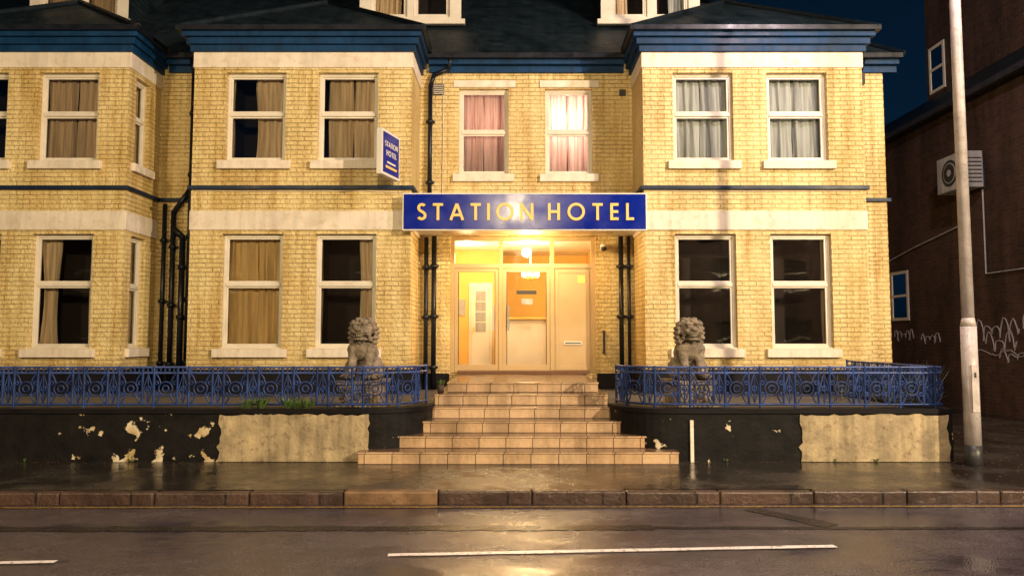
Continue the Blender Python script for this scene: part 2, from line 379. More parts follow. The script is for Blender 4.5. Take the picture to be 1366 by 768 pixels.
pipe([(1.93,yp,.75),(1.93,yp,3.42)],.042); pipe([(2.07,yp,.75),(2.07,yp,3.42)],.03)
pipe([(6.22,yp,.15),(6.22,yp,6.2),(6.30,yp-.08,6.6)],.045)
pp.box(6.12,6.32,yp-.09,yp+.04,6.15,6.35,'pipe')
pp.done('drainpipes',hotel)
# ---------------- entrance
en=B(); eg=B()
y0=YR+.10
def fbox(a0,a1,z0,z1,k='cream',d0=0,d1=.09): en.box(a0,a1,y0+d0,y0+d1,z0,z1,k)
X0,X1,Z0,Z1=EN
fbox(X0,X0+.07,Z0,Z1); fbox(X1-.07,X1,Z0,Z1); fbox(X0+.07,X1-.07,Z1-.06,Z1); fbox(X0+.07,X1-.07,2.87,2.95)
m1,m2=-.20,.72
for m in (m1,m2): fbox(m-.035,m+.035,Z0,2.87); fbox(m-.035,m+.035,2.95,Z1-.06)
for (a,b_) in ((X0+.07,m1-.035),(m1+.035,m2-.035),(m2+.035,X1-.07)):
    eg.quad([(a,y0+.05,2.95),(b_,y0+.05,2.95),(b_,y0+.05,Z1-.06),(a,y0+.05,Z1-.06)],'glass')
for (a,b_) in ((X0+.07,m1-.035),(m1+.035,m2-.035)):
    w=.065
    fbox(a+.004,a+w,1.03,2.867,'cream',.02,.07); fbox(b_-w,b_-.004,1.03,2.867,'cream',.02,.07)
    fbox(a+w,b_-w,2.867-w,2.867,'cream',.02,.07); fbox(a+w,b_-w,1.03,1.03+.12,'cream',.02,.07)
    fbox(a+w,a+w+.012,1.15,2.867-w,'greydark',.022,.06); fbox(b_-w-.012,b_-w,1.15,2.867-w,'greydark',.022,.06)
    eg.quad([(a+w,y0+.045,1.15),(b_-w,y0+.045,1.15),(b_-w,y0+.045,2.867-w),(a+w,y0+.045,2.867-w)],'glass')
a,b_=m2+.035,X1-.07
fbox(a,b_,Z0+.02,2.87,'cream',.03,.07)
fbox(a+.03,a+.08,1.05,2.83,'cream',.018,.03); fbox(b_-.08,b_-.03,1.05,2.83,'cream',.018,.03); fbox(a+.08,b_-.08,2.78,2.83,'cream',.018,.03); fbox(a+.08,b_-.08,1.05,1.12,'cream',.018,.03)
fbox(a+.17,b_-.17,1.50,1.56,'frame',.015,.03); fbox(a+.19,b_-.19,1.52,1.54,'greydark',.01,.015)
fbox(b_-.24,b_-.11,2.60,2.74,'gold',.022,.03)
fbox(.08,.44,2.40,2.47,'greydark',.012,.02); fbox(.17,.37,2.22,2.32,'lightgrey',.012,.02)
fbox(m1+.12,m1+.15,1.75,2.2,'lightgrey',-.03,.02); fbox(m1-.15,m1-.12,1.75,2.2,'lightgrey',-.03,.02)
en.box(1.60,1.64,YR-.10,YR-.06,1.35,1.75,'greydark'); en.box(1.60,1.64,YR-.06,YR,1.35,1.39,'greydark'); en.box(1.60,1.64,YR-.06,YR,1.71,1.75,'greydark')
en.box(-.95,1.35,YR-.30,y0-.003,1.001,1.05,'brown')
# foyer room
fy0,fy1=y0+.1,17.0; fx0,fx1=-1.5,1.7
def fq(p,k): en.quad(p,k)
fq([(fx0,fy1,1.0),(fx1,fy1,1.0),(fx1,fy1,3.5),(fx0,fy1,3.5)],'foyer')
fq([(fx0,fy0,1.0),(fx0,fy1,1.0),(fx0,fy1,3.5),(fx0,fy0,3.5)],'foyer'); fq([(fx1,fy0,1.0),(fx1,fy1,1.0),(fx1,fy1,3.5),(fx1,fy0,3.5)],'foyer')
fq([(fx0,fy0,3.5),(fx1,fy0,3.5),(fx1,fy1,3.5),(fx0,fy1,3.5)],'white'); fq([(fx0,YR,1.0),(fx1,YR,1.0),(fx1,fy1,1.0),(fx0,fy1,1.0)],'treadtile')
for (a,b_,c,d) in ((fx0,X0,1.0,3.5),(X1,fx1,1.0,3.5),(X0,X1,Z1,3.5)): fq([(a,fy0,c),(b_,fy0,c),(b_,fy0,d),(a,fy0,d)],'foyer')
def inner_door(x0,x1,y):
    en.box(x0-.06,x1+.06,y+.03,y+.06,1.0,2.80,'white')
    en.box(x0,x1,y,y+.03,1.02,2.72,'white')
    en.box(x0+.08,x1-.08,y-.004,y,1.75,2.62,'lightgrey')
    for i in range(3): en.box(x0+.08,x1-.08,y-.012,y-.004,1.95+i*.22,1.97+i*.22,'white')
    en.box(x0+.03,x0+.06,y-.05,y,1.75,1.85,'gold')
inner_door(-.86,-.48,16.0)
en.box(-1.499,-.25,16.061,16.2,1.0,3.5,'foyer')
en.box(-1.20,-1.0,16.04,16.06,2.1,2.45,'lightgrey')
en.box(-.12,1.6,15.2,15.7,1.0,2.0,'white'); en.box(-.16,1.6,15.15,15.75,2.0,2.04,'gold')
en.box(fx0+.001,fx0+.03,fy0+.1,16.0,1.0,1.12,'white')
en.done('entrance_doors',hotel,.004); eg.done('entrance_glass',hotel,recalc=False)
ch=B()
cx,cy,cz=.36,14.6,2.80
ch.cyl((cx,cy,3.5),(cx,cy,cz),.012,.012,'gold',8); ch.sphere((cx,cy,cz),(.05,.05,.07),'gold')
for i in range(6):
    a=i*math.pi/3+.3; p=Vector((cx+.15*math.cos(a),cy+.15*math.sin(a),cz+.02))
    ch.cyl((cx,cy,cz-.03),p-Vector((0,0,.03)),.008,.008,'gold',6); ch.cyl(p-Vector((0,0,.03)),p,.02,.025,'gold',8); ch.sphere(p+Vector((0,0,.04)),(.035,.035,.05),'bulb')
ch.done('chandelier',hotel,recalc=False)
# ------------------------------------------------------------------ canopy + sign
sg=empty('hotel_name_sign')
b=B()
b.box(-1.77,2.18,11.99,12.10,3.345,3.955,'white'); b.box(-1.75,2.16,11.982,11.99,3.365,3.935,'signblue')
b.done('sign_board',sg,.004)
b=B()
b.box(-1.635,2.145,12.145,13.245,3.45,3.93,'white')
b.box(-1.2,1.75,12.35,13.05,3.435,3.45,'cream')
b.cyl((.28,12.62,3.435),(.28,12.62,3.405),.07,.06,'fitting',20)
b.done('entrance_canopy',hotel,.01)
def ribbon(bm_b,pts,t,yf,yb,k,ox,oz,h,closed=False):
    n=len(pts); Ls=[];Rs=[]
    for i,p in enumerate(pts):
        if closed: a=pts[i-1]; c=pts[(i+1)%n]
        else: a=pts[max(0,i-1)]; c=pts[min(n-1,i+1)]
        d=Vector((c[0]-a[0],c[1]-a[1])).normalized(); nn=Vector((-d.y,d.x))
        s=t/2
        if 0<i<n-1 or closed:
            d1=Vector((p[0]-a[0],p[1]-a[1])).normalized(); cosv=max(.5,abs(d1.dot(d))); s=t/2/cosv
        Ls.append((p[0]+nn.x*s,p[1]+nn.y*s)); Rs.append((p[0]-nn.x*s,p[1]-nn.y*s))
    def V(q,y): return (ox+q[0]*h,y,oz+q[1]*h)
    rng=range(n if closed else n-1)
    for i in rng:
        j=(i+1)%n
        bm_b.quad([V(Ls[i],yf),V(Ls[j],yf),V(Rs[j],yf),V(Rs[i],yf)],k)
        bm_b.quad([V(Ls[i],yf),V(Ls[j],yf),V(Ls[j],yb),V(Ls[i],yb)],k)
        bm_b.quad([V(Rs[i],yf),V(Rs[j],yf),V(Rs[j],yb),V(Rs[i],yb)],k)
def arc(cx,cy,rx,ry,a0,a1,n=14): return [(cx+rx*math.cos(R(a0+(a1-a0)*i/n)),cy+ry*math.sin(R(a0+(a1-a0)*i/n))) for i in range(n+1)]
T=.155; hT=T/2
G={'S':(.55,[arc(.28,.73,.19,.195,35,90,8)[:-1]+arc(.28,.73,.19,.195,90,250,16)+arc(.27,.27,.205,.20,60,-90,16)+arc(.27,.27,.205,.20,-90,-150,6)[1:]]),
 'T':(.60,[[(0,1-hT),(.6,1-hT)],[(.3,0),(.3,1-T)]]),
 'A':(.86,[[(hT*.9,0),(.43,.97)],[(.86-hT*.9,0),(.43,.97)],[(.2,.30),(.66,.30)]]),
 'I':(.16,[[(.08,0),(.08,1)]]),
 'O':(1.02,['O']),
 'N':(.78,[[(hT,0),(hT,1)],[(.78-hT,0),(.78-hT,1)],[(hT,.95),(.78-hT,.05)]]),
 'H':(.70,[[(hT,0),(hT,1)],[(.70-hT,0),(.70-hT,1)],[(T,.5),(.70-T,.5)]]),
 'E':(.48,[[(hT,0),(hT,1)],[(T,1-hT),(.48,1-hT)],[(T,.5),(.46,.5)],[(T,hT),(.48,hT)]]),
 'L':(.46,[[(hT,0),(hT,1)],[(T,hT),(.46,hT)]])}
def word(b,txt,x0,x1,z,h,yf,k):
    tot=sum(G[c][0] for c in txt)*h; gap=(x1-x0-tot)/(len(txt)-1); x=x0
    for c in txt:
        w,sts=G[c]
        for i,s in enumerate(sts):
            dy=-.0006*i
            if s=='O': ribbon(b,arc(.51,.5,.51-hT,.52-hT,0,354,58),T,yf+dy,yf+.03,k,x,z,h,True)
            else: ribbon(b,s,T,yf+dy,yf+.03,k,x,z,h)
        x+=w*h+gap
b=B()
word(b,'STATION',-1.53,.345,3.51,.275,11.965,'gold'); word(b,'HOTEL',.58,1.965,3.51,.275,11.965,'gold')
b.done('sign_lettering',sg,recalc=False)
ps=empty('projecting_wall_sign')
b=B(); b.box(-.33,.33,-.045,.045,-.36,.36,'white')
b.box(-.29,.29,.045,.05,-.32,.32,'signblue'); b.box(-.29,.29,-.05,-.045,-.32,.32,'signblue')
sb=b.done('sign_box',ps,.006)
b=B()
for (t,z,h,w) in (('STATION',.10,.085,.23),('HOTEL',-.04,.085,.18)): word(b,t,-w,w,z,h,-.055,'white')
b.box(-.2,.2,-.055,-.05,-.24,-.20,'gold'); b.box(-.15,.15,-.055,-.05,-.16,-.13,'white')
sl=b.done('sign_lettering',ps,recalc=False)
b=B(); b.cyl((.33,0,.2),(.45,0,.2),.015,.015,'pipe',8); b.cyl((.33,0,-.2),(.45,0,-.2),.015,.015,'pipe',8); b.done('bracket',ps)
ps.location=(-1.97,11.78,4.52); ps.rotation_euler=(0,0,R(74))
b=B(); b.cyl((1.62,13.29,3.22),(1.62,13.20,3.22),.05,.05,'white',14); b.sphere((1.62,13.17,3.20),.055,'greydark'); b.cyl((1.62,13.17,3.27),(1.62,13.17,3.22),.05,.065,'white',14); b.done('security_camera')
# ------------------------------------------------------------------ garden walls / terrace / railings
def ell(cx,cy,rx,ry,a0,a1,n=12): return [(cx+rx*math.cos(R(a0+(a1-a0)*i/n)),cy+ry*math.sin(R(a0+(a1-a0)*i/n))) for i in range(n+1)]
pathL=[(-14,9.2),(-8,9.2),(-5,9.2)]+ell(-1.75,9.95,.70,.75,-90,0)+[(-1.05,10.05)]
pathR=[(1.30,10.05)]+ell(2.0,9.95,.70,.75,180,270)+[(3.5,9.2),(5.15,9.2),(5.36,9.21),(5.38,9.4),(5.38,11.9)]
def offs(p,d):
    o=[]
    for i in range(len(p)):
        a=Vector(p[max(0,i-1)]);c=Vector(p[min(len(p)-1,i+1)]);t=(c-a).normalized(); o.append((p[i][0]-t.y*d,p[i][1]+t.x*d))
    return o
def pathwall(b,p,o0,o1,z0,z1,k):
    A=offs(p,o0);C=offs(p,o1);n=len(p)
    for i in range(n-1):
        a,c,e_,g=A[i],A[i+1],C[i+1],C[i]
        b.quad([(*a,z0),(*c,z0),(*c,z1),(*a,z1)],k); b.quad([(*g,z0),(*e_,z0),(*e_,z1),(*g,z1)],k)
        b.quad([(*a,z1),(*c,z1),(*e_,z1),(*g,z1)],k); b.quad([(*a,z0),(*c,z0),(*e_,z0),(*g,z0)],k)
    for i in (0,n-1): b.quad([(*A[i],z0),(*C[i],z0),(*C[i],z1),(*A[i],z1)],k)
m,nt,out=newmat('peeling_black_paint'); P=pos(nt)
s=nt.nodes.new('ShaderNodeSeparateXYZ'); L(nt,P,s.inputs[0])
n1=noise(nt,P,3.6,5,.6)
near=math_(nt,'MULTIPLY',math_(nt,'ABSOLUTE',math_(nt,'ADD',s.outputs[0],4.1)),-.05)
near=math_(nt,'ADD',math_(nt,'MAXIMUM',near,-.10),.025)
v=math_(nt,'ADD',n1,near)
mask=ramp(nt,v,.578,0.0,.588,1.0)
basec=ramp(nt,noise(nt,P,5,6),.3,(.004,.004,.005),.75,(.015,.013,.013))
chips=ramp(nt,noise(nt,P,6,4,.5),.4,(.42,.31,.15),.6,(.68,.60,.46))
colr=mixc(nt,mask,basec,chips)
h=math_(nt,'ADD',math_(nt,'MULTIPLY',mask,-.8),noise(nt,P,22,6,.6))
princ(nt,out,colr,.55,bump(nt,h,.6,.010),0,.15); M['peel']=m
for nm,p in (('garden_wall',pathL),('garden_wall',pathR)):
    b=B(); pathwall(b,p,0,.22,.0,.70,'peel'); pathwall(b,p,-.025,.245,.70,.755,'blackpaint')
    b.done(nm,recalc=True)
def patch(x0,x1,z0,z1,par):
    b=B(); pts=[]
    n=26
    for i in range(n+1): pts.append((x0+(x1-x0)*i/n,z1+random.uniform(-.022,.010)))
    for i in range(1,10): pts.append((x1+random.uniform(-.03,.02),z1-(z1-z0)*i/10))
    pts.append((x1,z0)); pts.append((x0,z0))
    for i in range(1,10): pts.append((x0+random.uniform(-.03,.03),z0+(z1-z0)*i/10))
    vf=[b.bm.verts.new((p[0],9.182,p[1])) for p in pts]; vb=[b.bm.verts.new((p[0],9.199,p[1])) for p in pts]
    f=b.bm.faces.new(vf); f.material_index=b.mi('plaster')
    for i in range(len(pts)):
        j=(i+1)%len(pts); f=b.bm.faces.new([vf[i],vf[j],vb[j],vb[i]]); f.material_index=b.mi('plaster')
    b.done('render_patch',par)
wallL=bpy.data.objects['garden_wall']; wallR=bpy.data.objects['garden_wall.001']
patch(-3.55,-1.74,.125,.69,wallL); patch(3.50,5.30,.125,.69,wallR)
b=B(); b.box(2.16,2.20,9.17,9.199,.12,.62,'stone'); b.done('marker_strip',wallR)
for nm,p,ex in (('terrace',pathL,[(-1.05,13.29),(-14,13.29)]),('terrace',pathR,[(5.1,13.29),(1.30,13.29)])):
    q=offs(p,.20)
    if p is pathR: q=q[:-1]+[(5.18,11.9)]
    if p is pathL: poly=q[:-1]+[(-1.25,10.05),(-1.05,10.051)]+ex
    else: poly=[(1.30,10.051),(1.5,10.05)]+q[1:]+ex[:1]+[(1.30,13.29)]
    b=B(); f=b.bm.faces.new([b.bm.verts.new((x,y,.72)) for x,y in poly]); f.material_index=b.mi('concrete')
    r=bmesh.ops.extrude_face_region(b.bm,geom=[f]); 
    for vv in r['geom']:
        if isinstance(vv,bmesh.types.BMVert): vv.co.z=.02
    b.done(nm)
class Path:
    def __init__(s,p):
        s.p=[Vector(q) for q in p]; s.c=[0]
        for i in range(len(p)-1): s.c.append(s.c[-1]+(s.p[i+1]-s.p[i]).length)
        s.len=s.c[-1]
    def at(s,t,z):
        t=max(0,min(s.len-1e-6,t))
        for i in range(len(s.c)-1):
            if t<=s.c[i+1]:
                q=s.p[i].lerp(s.p[i+1],(t-s.c[i])/(s.c[i+1]-s.c[i])); return (q.x,q.y,z)
def railing(p,name,start):
    P_=Path(offs(p,.09)); root=empty(name)
    Zb,Z2,Zt=.80,1.185,1.255
    rails=[[P_.at(start+i*.06,z) for i in range(int((P_.len-start)/.06)+1)] for z in (Z2,Zt)]
    curves('rails',rails,.013,'railtop',root)
    curves('bottom_rail',[[P_.at(start+i*.06,Zb) for i in range(int((P_.len-start)/.06)+1)]],.014,'railblue',root)
    thin=[];cyc=[]; posts=[]
    s=start; per=.43
    def add(pts,cy=False): thin.append(pts); cyc.append(cy)
    while s+per<P_.len+.02:
        posts.append([P_.at(s,.755),P_.at(s,1.27)]); posts.append([P_.at(s+.29,Zb),P_.at(s+.29,Zt)])
        c=s+.145; zc=(Zb+Z2)/2; r=.085
        add([P_.at(c+r*math.cos(a),zc+r*math.sin(a)) for a in [k*math.pi/9 for k in range(18)]],True)
        add([P_.at(c+.04*math.cos(a),zc+.04*math.sin(a)) for a in [k*math.pi/5 for k in range(10)]],True)
        for sx in (-1,1):
            for sz in (-1,1):
                pts=[]
                for k in range(7):
                    t=k/6; dx=.058+t*(.135-.058); dz=.058+t*(.185-.058)+.03*math.sin(t*math.pi)
                    pts.append(P_.at(c+sx*dx,zc+sz*dz))
                add(pts)
                add([P_.at(c+sx*(.115+.022*math.cos(a)),zc+sz*(.07+.022*math.sin(a))) for a in [k*math.pi/4 for k in range(8)]],True)
        c=s+.36
        add([P_.at(c-.055,zc),P_.at(c,zc+.185),P_.at(c+.055,zc),P_.at(c,zc-.185)],True)
        add([P_.at(c,Zb),P_.at(c,Z2)])
        add([P_.at(c+.03*math.cos(a),zc+.03*math.sin(a)) for a in [k*math.pi/5 for k in range(10)]],True)
        for k in range(4):
            cc=s+.054+k*.1075
            add([P_.at(cc+.03*math.cos(a),(Z2+Zt)/2+.03*math.sin(a)) for a in [q*math.pi/4 for q in range(8)]],True)
        s+=per
    posts.append([P_.at(P_.len-.01,.755),P_.at(P_.len-.01,1.28)])
    curves('scrollwork',thin,.0095,'railblue',root,cyc,1)
    curves('posts',posts,.016,'railblue',root)
railing(pathL,'ornamental_railing',4.0); railing(pathR,'ornamental_railing',0)
# ------------------------------------------------------------------ steps
b=B()
ys=[9.0,9.3,9.6,9.92,10.22]; zt=[.268,.416,.564,.712,.86]; xx=[(-1.83,1.98),(-1.50,1.75),(-1.22,1.47),(-1.045,1.295),(-1.046,1.296)]
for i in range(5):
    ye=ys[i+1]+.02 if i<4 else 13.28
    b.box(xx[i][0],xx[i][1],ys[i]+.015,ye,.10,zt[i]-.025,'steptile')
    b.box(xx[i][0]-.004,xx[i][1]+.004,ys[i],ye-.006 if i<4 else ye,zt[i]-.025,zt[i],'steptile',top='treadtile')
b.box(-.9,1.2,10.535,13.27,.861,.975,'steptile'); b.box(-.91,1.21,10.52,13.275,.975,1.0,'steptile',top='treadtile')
b.done('entrance_steps',bevel=.006)
# ------------------------------------------------------------------ lion statues
def lion(x,y,z,flip,name):
    b=B(); k='statue'; f=flip
    root=empty(name)
    S=b.sphere
    S((0,.14,.17),(.19,.17,.17),k); S((-.15,.04,.13),(.085,.15,.14),k); S((.15,.04,.13),(.085,.15,.14),k)
    S((0,.07,.33),(.155,.15,.20),k); S((0,-.04,.38),(.145,.12,.15),k); S((0,.0,.50),(.13,.13,.10),k)
    for sx in (-1,1):
        S((sx*.17,-.12,.045),(.055,.09,.045),k)
        for t in (-1,0,1): S((sx*.17+t*.03,-.20,.035),(.02,.03,.03),k,1)
    for sx in (-1,1):
        lift=.10 if sx==f else 0
        b.cyl((sx*.10,-.06,.38),(sx*.10,-.15,.08+lift),.065,.045,k,12); S((sx*.10,-.07,.38),(.075,.08,.09),k)
        S((sx*.10,-.20,.05+lift),(.058,.085,.045),k)
        for t in (-1,0,1): S((sx*.10+t*.032,-.275,.04+lift),(.02,.028,.03),k,1)
    S((f*.10,-.20,.065),(.085,.085,.075),k)
    hx,hy,hz=f*.015,-.08,.63
    S((hx,hy,hz),(.135,.13,.125),k); S((hx,hy-.11,hz-.030),(.10,.075,.055),k); S((hx,hy-.10,hz-.122),(.085,.085,.024),k)
    S((hx,hy-.185,hz+.005),(.046,.034,.032),k)
    for sx in (-1,1):
        S((hx+sx*.058,hy-.125,hz+.075),(.047,.040,.022),k); S((hx+sx*.055,hy-.132,hz+.038),(.026,.024,.024),k,1)
        S((hx+sx*.075,hy-.14,hz-.02),(.035,.035,.03),k); S((hx+sx*.13,hy-.02,hz+.07),(.03,.04,.045),k,1)
        for t in range(3): S((hx+sx*.10,hy-.09+.02*t,hz-.07-.03*t),(.026,.026,.026),k,1)
    for t in (-2,-1,0,1,2): S((hx+t*.026,hy-.165,hz-.082),(.010,.012,.016),k,1)
    for t in range(9):
        a=math.pi*(1+t/8); S((.125*math.cos(a),-.05+.11*math.sin(a),.50),(.02,.02,.02),k,1)
    S((0,-.175,.475),(.03,.025,.03),k,1)
    for r in range(6):
        zz=hz+.13-r*.058; rad=[.07,.125,.15,.155,.155,.14][r]
        n=[6,11,13,14,14,13][r]
        for i in range(n):
            a=math.pi*(-.10)+ (1.2*math.pi)*i/(n-1)+ (.1 if r%2 else 0)
            S((hx+rad*math.cos(a),hy+.015+rad*.95*math.sin(a),zz),(.034,.034,.032),k,1)
    for i in range(5): S((hx+(i-2)*.05,hy-.055-.01*(2-abs(i-2)),hz+.115-.008*abs(i-2)),(.03,.03,.028),k,1)
    for t in range(6): S((0,.28-.01*t,.12+.07*t),(.05-.003*t,.05,.055),k,1)
    o=b.done('lion_body',root,recalc=False)
    md=o.modifiers.new('fuse','REMESH'); md.mode='VOXEL'; md.voxel_size=.008; md.use_smooth_shade=True
    tx=bpy.data.textures.new('weather','CLOUDS'); tx.noise_scale=.03
    d=o.modifiers.new('weather','DISPLACE'); d.texture=tx; d.strength=.010
    p=B(); p.box(-.23,.23,-.30,.33,-.05,.0,'statue'); p.box(-.20,.20,-.27,.30,-.30,-.05,'statue'); p.box(-.24,.24,-.31,.34,-.36,-.30,'statue')
    p.done('plinth',root,.01)
    root.location=(x,y,z); root.rotation_euler=(0,0,R(-8*f)); root.scale=(1.12,1.05,1.02)
lion(-1.93,9.80,1.08,1,'guardian_lion_statue'); lion(2.30,9.80,1.08,-1,'guardian_lion_statue')
# ------------------------------------------------------------------ ground, road, pavement, kerb
m,nt,out=newmat('wet_asphalt'); P=pos(nt)
big=noise(nt,mapped(nt,P,(.45,1.0,1)),1.1,7,.65); fine=noise(nt,P,60,3,.65); med=noise(nt,P,14,4); med2=noise(nt,P,5,6,.7)
vor=nt.nodes.new('ShaderNodeTexVoronoi'); vor.inputs['Scale'].default_value=75; L(nt,P,vor.inputs['Vector'])
col=ramp(nt,fine,.38,(.016,.013,.020),.70,(.15,.12,.15))
col=mixc(nt,1.0,col,ramp(nt,big,.3,.5,.7,1.2),'MULTIPLY'); col=mixc(nt,1.0,col,ramp(nt,med2,.35,.7,.6,1.1),'MULTIPLY')
rgh=math_(nt,'ADD',ramp(nt,big,.40,.06,.60,.24),math_(nt,'MULTIPLY',med2,.12))
h=math_(nt,'ADD',math_(nt,'MULTIPLY',vor.outputs['Distance'],.9),math_(nt,'ADD',math_(nt,'MULTIPLY',fine,.9),math_(nt,'MULTIPLY',med,.5)))
hs_=math_(nt,'MULTIPLY',h,ramp(nt,big,.40,.25,.58,1.0))
princ(nt,out,col,rgh,bump(nt,hs_,.42,.008),0,1.0); M['road']=m
m,nt,out=newmat('wet_tarmac_pavement'); P=pos(nt)
big=noise(nt,P,1.3,6,.62); fine=noise(nt,P,50,3,.65)
col=ramp(nt,fine,.42,(.008,.007,.008),.74,(.11,.088,.07)); col=mixc(nt,1.0,col,ramp(nt,big,.3,.45,.7,1.2),'MULTIPLY')
vor=nt.nodes.new('ShaderNodeTexVoronoi'); vor.inputs['Scale'].default_value=55; L(nt,P,vor.inputs['Vector'])
h=math_(nt,'MULTIPLY',math_(nt,'ADD',math_(nt,'MULTIPLY',vor.outputs['Distance'],.9),fine),ramp(nt,big,.44,.2,.56,1.0))
princ(nt,out,col,ramp(nt,big,.42,.05,.60,.32),bump(nt,h,.55,.010),0,1.0); M['pave']=m
M['tarpatch']=pm('tar_seam',(.010,.008,.011),.25,.4,5,.5,60,.006,spec=.5)
def paint(name,c,th):
    m,nt,out=newmat(name); P=pos(nt); n=noise(nt,P,26,6,.7)
    col=mixc(nt,ramp(nt,n,th,0.0,th+.1,1.0),c,(.05,.043,.046)); princ(nt,out,col,.35,bump(nt,noise(nt,P,60,3),.4,.004)); return m
M['wline']=paint('worn_white_paint',(.78,.72,.74),.54); M['yline']=paint('worn_yellow_paint',(.34,.20,.03),.47)
b=B(); b.quad([(-300,-300,-.02),(300,-300,-.02),(300,400,-.02),(-300,400,-.02)],'concrete'); b.done('ground',recalc=False)
b=B(); b.quad([(-80,-3.6,0),(80,-3.6,0),(80,7.98,0),(-80,6.86,0)],'road'); b.done('road',recalc=False)
def ky(x): return 7.40+.007*x
b=B(); b.quad([(-80,ky(-80)+.13,.12),(60,ky(60)+.13,.12),(60,13.3,.12),(-80,13.3,.12)],'pave'); b.quad([(5.3,13.3,.12),(60,13.3,.12),(60,60,.12),(5.3,60,.12)],'pave'); b.done('pavement',recalc=False)
b=B(); b.box(-80,80,-9,-3.6,-.01,.12,'pave'); b.done('opposite_pavement')
b=B(); x=-30.0
while x<30:
    dz=random.uniform(-.006,.005); w=.915
    y=ky(x)
    b.box(x+.004,x+w-.004,y+random.uniform(-.006,.006),y+.13,-.01,.123+dz,'kerbl' if -2.0<x<-1.0 else 'kerb'); x+=w
b.done('kerb',bevel=.018)
mk=empty('road_markings')
def strip(x0,y0_,x1,y1_,w,k,z,name,jag=0):
    b=B(); d=Vector((x1-x0,y1_-y0_)); ln=d.length; d=d.normalized(); n=Vector((-d.y,d.x))
    m_=max(1,int(ln/.12)) if jag else 1
    A=[];C=[]
    for i in range(m_+1):
        p=Vector((x0,y0_))+d*ln*i/m_; A.append(p-n*(w/2+random.uniform(-jag,jag))); C.append(p+n*(w/2+random.uniform(-jag,jag)))
    for i in range(m_): b.quad([(*A[i],z),(*A[i+1],z),(*C[i+1],z),(*C[i],z)],k)
    b.done(name,mk if 'line' in name else None,recalc=False)
def cl(x): return 5.74+.070*x
for (a,c) in ((-.92,2.50),(-6.6,-3.28),(4.9,8.3),(-12.2,-8.9)): strip(a,cl(a),c,cl(c),.07,'wline',.008,'centre_line',.004)
strip(-30,ky(-30)-.12,30,ky(30)-.12,.055,'yline',.006,'yellow_line',.004)
strip(-20,6.30,1.2,6.50,.16,'tarpatch',.004,'tar_seam',.02); strip(1.2,6.50,12,6.45,.08,'tarpatch',.004,'tar_seam',.012)
strip(2.25,7.22,2.75,6.56,.20,'tarpatch',.004,'tar_repair',.02)
# ------------------------------------------------------------------ street lamps
def street_lamp(x,y,h,arm,col,power,name='street_lamp',size=.22):
    root=empty(name); b=B()
    b.cyl((x,y,.1),(x,y,.36),.098,.094,'greydark',24); b.cyl((x,y,.36),(x,y,1.75),.090,.086,'post',24)
    b.cyl((x,y,1.75),(x,y,1.85),.086,.068,'post',24); b.cyl((x,y,1.85),(x,y,h),.068,.056,'post',24)
    b.box(x-.04,x+.04,y-.096,y-.08,.75,1.3,'post'); b.box(x-.012,x+.012,y-.10,y-.096,1.15,1.21,'greydark')
    s=1 if arm>0 else -1
    pts=[Vector((x,y,h)),Vector((x,y+arm*.12,h+.18)),Vector((x,y+arm*.4,h+.32)),Vector((x,y+arm,h+.36))]
    for i in range(3): b.cyl(pts[i],pts[i+1],.045,.04,'post',12)
    e_=pts[-1]
    b.sphere((e_.x,e_.y+s*.2,e_.z+.02),(.16,.36,.09),'lightgrey',3)
    b.done('column',root)
    g=B(); g.box(e_.x-.10,e_.x+.10,e_.y+s*.2-.2,e_.y+s*.2+.2,e_.z-.085,e_.z-.075,'lamphead'); g.done('lens',root)
    ld=bpy.data.lights.new('street_light','POINT'); ld.energy=power; ld.color=col; ld.shadow_soft_size=size
    lo=bpy.data.objects.new('street_light',ld); lo.location=(e_.x,e_.y+s*.2,e_.z-.32); sc.collection.objects.link(lo); lo.parent=root
street_lamp(5.43,8.93,8.6,-1.7,(1,.78,.80),1400)
street_lamp(.2,-3.9,6.25,.9,(1,.77,.44),3100,size=.3)
street_lamp(-8.5,-3.9,7.0,.9,(1,.75,.41),2300)  # unseen lamp, added to brighten the left bays
street_lamp(12.5,-3.9,7.4,.9,(1,.79,.50),14500,size=.16)  # unseen lamp, added far right to shade the recesses and rake the brick
def light(name,loc,p,col,size=.1,par=None):
    ld=bpy.data.lights.new(name,'POINT'); ld.energy=p; ld.color=col; ld.shadow_soft_size=size
    o=bpy.data.objects.new(name,ld); o.location=loc; sc.collection.objects.link(o)
    if par: o.parent=par
light('foyer_light',(.36,14.6,3.05),95,(1,.76,.40),.12,hotel); light('hall_fill_light',(-.9,14.9,3.2),55,(1,.78,.42),.12,hotel)  # the hall one is an added fill without a fixture, brightens the foyer's left
light('canopy_light',(.28,12.62,3.25),125,(1,.66,.30),.1,hotel)
light('bedroom_light',(-.5,14.1,5.6),22,(1,.58,.42),.1,hotel); light('bedroom_light',(1.0,14.1,5.6),95,(1,.64,.48),.1,hotel)
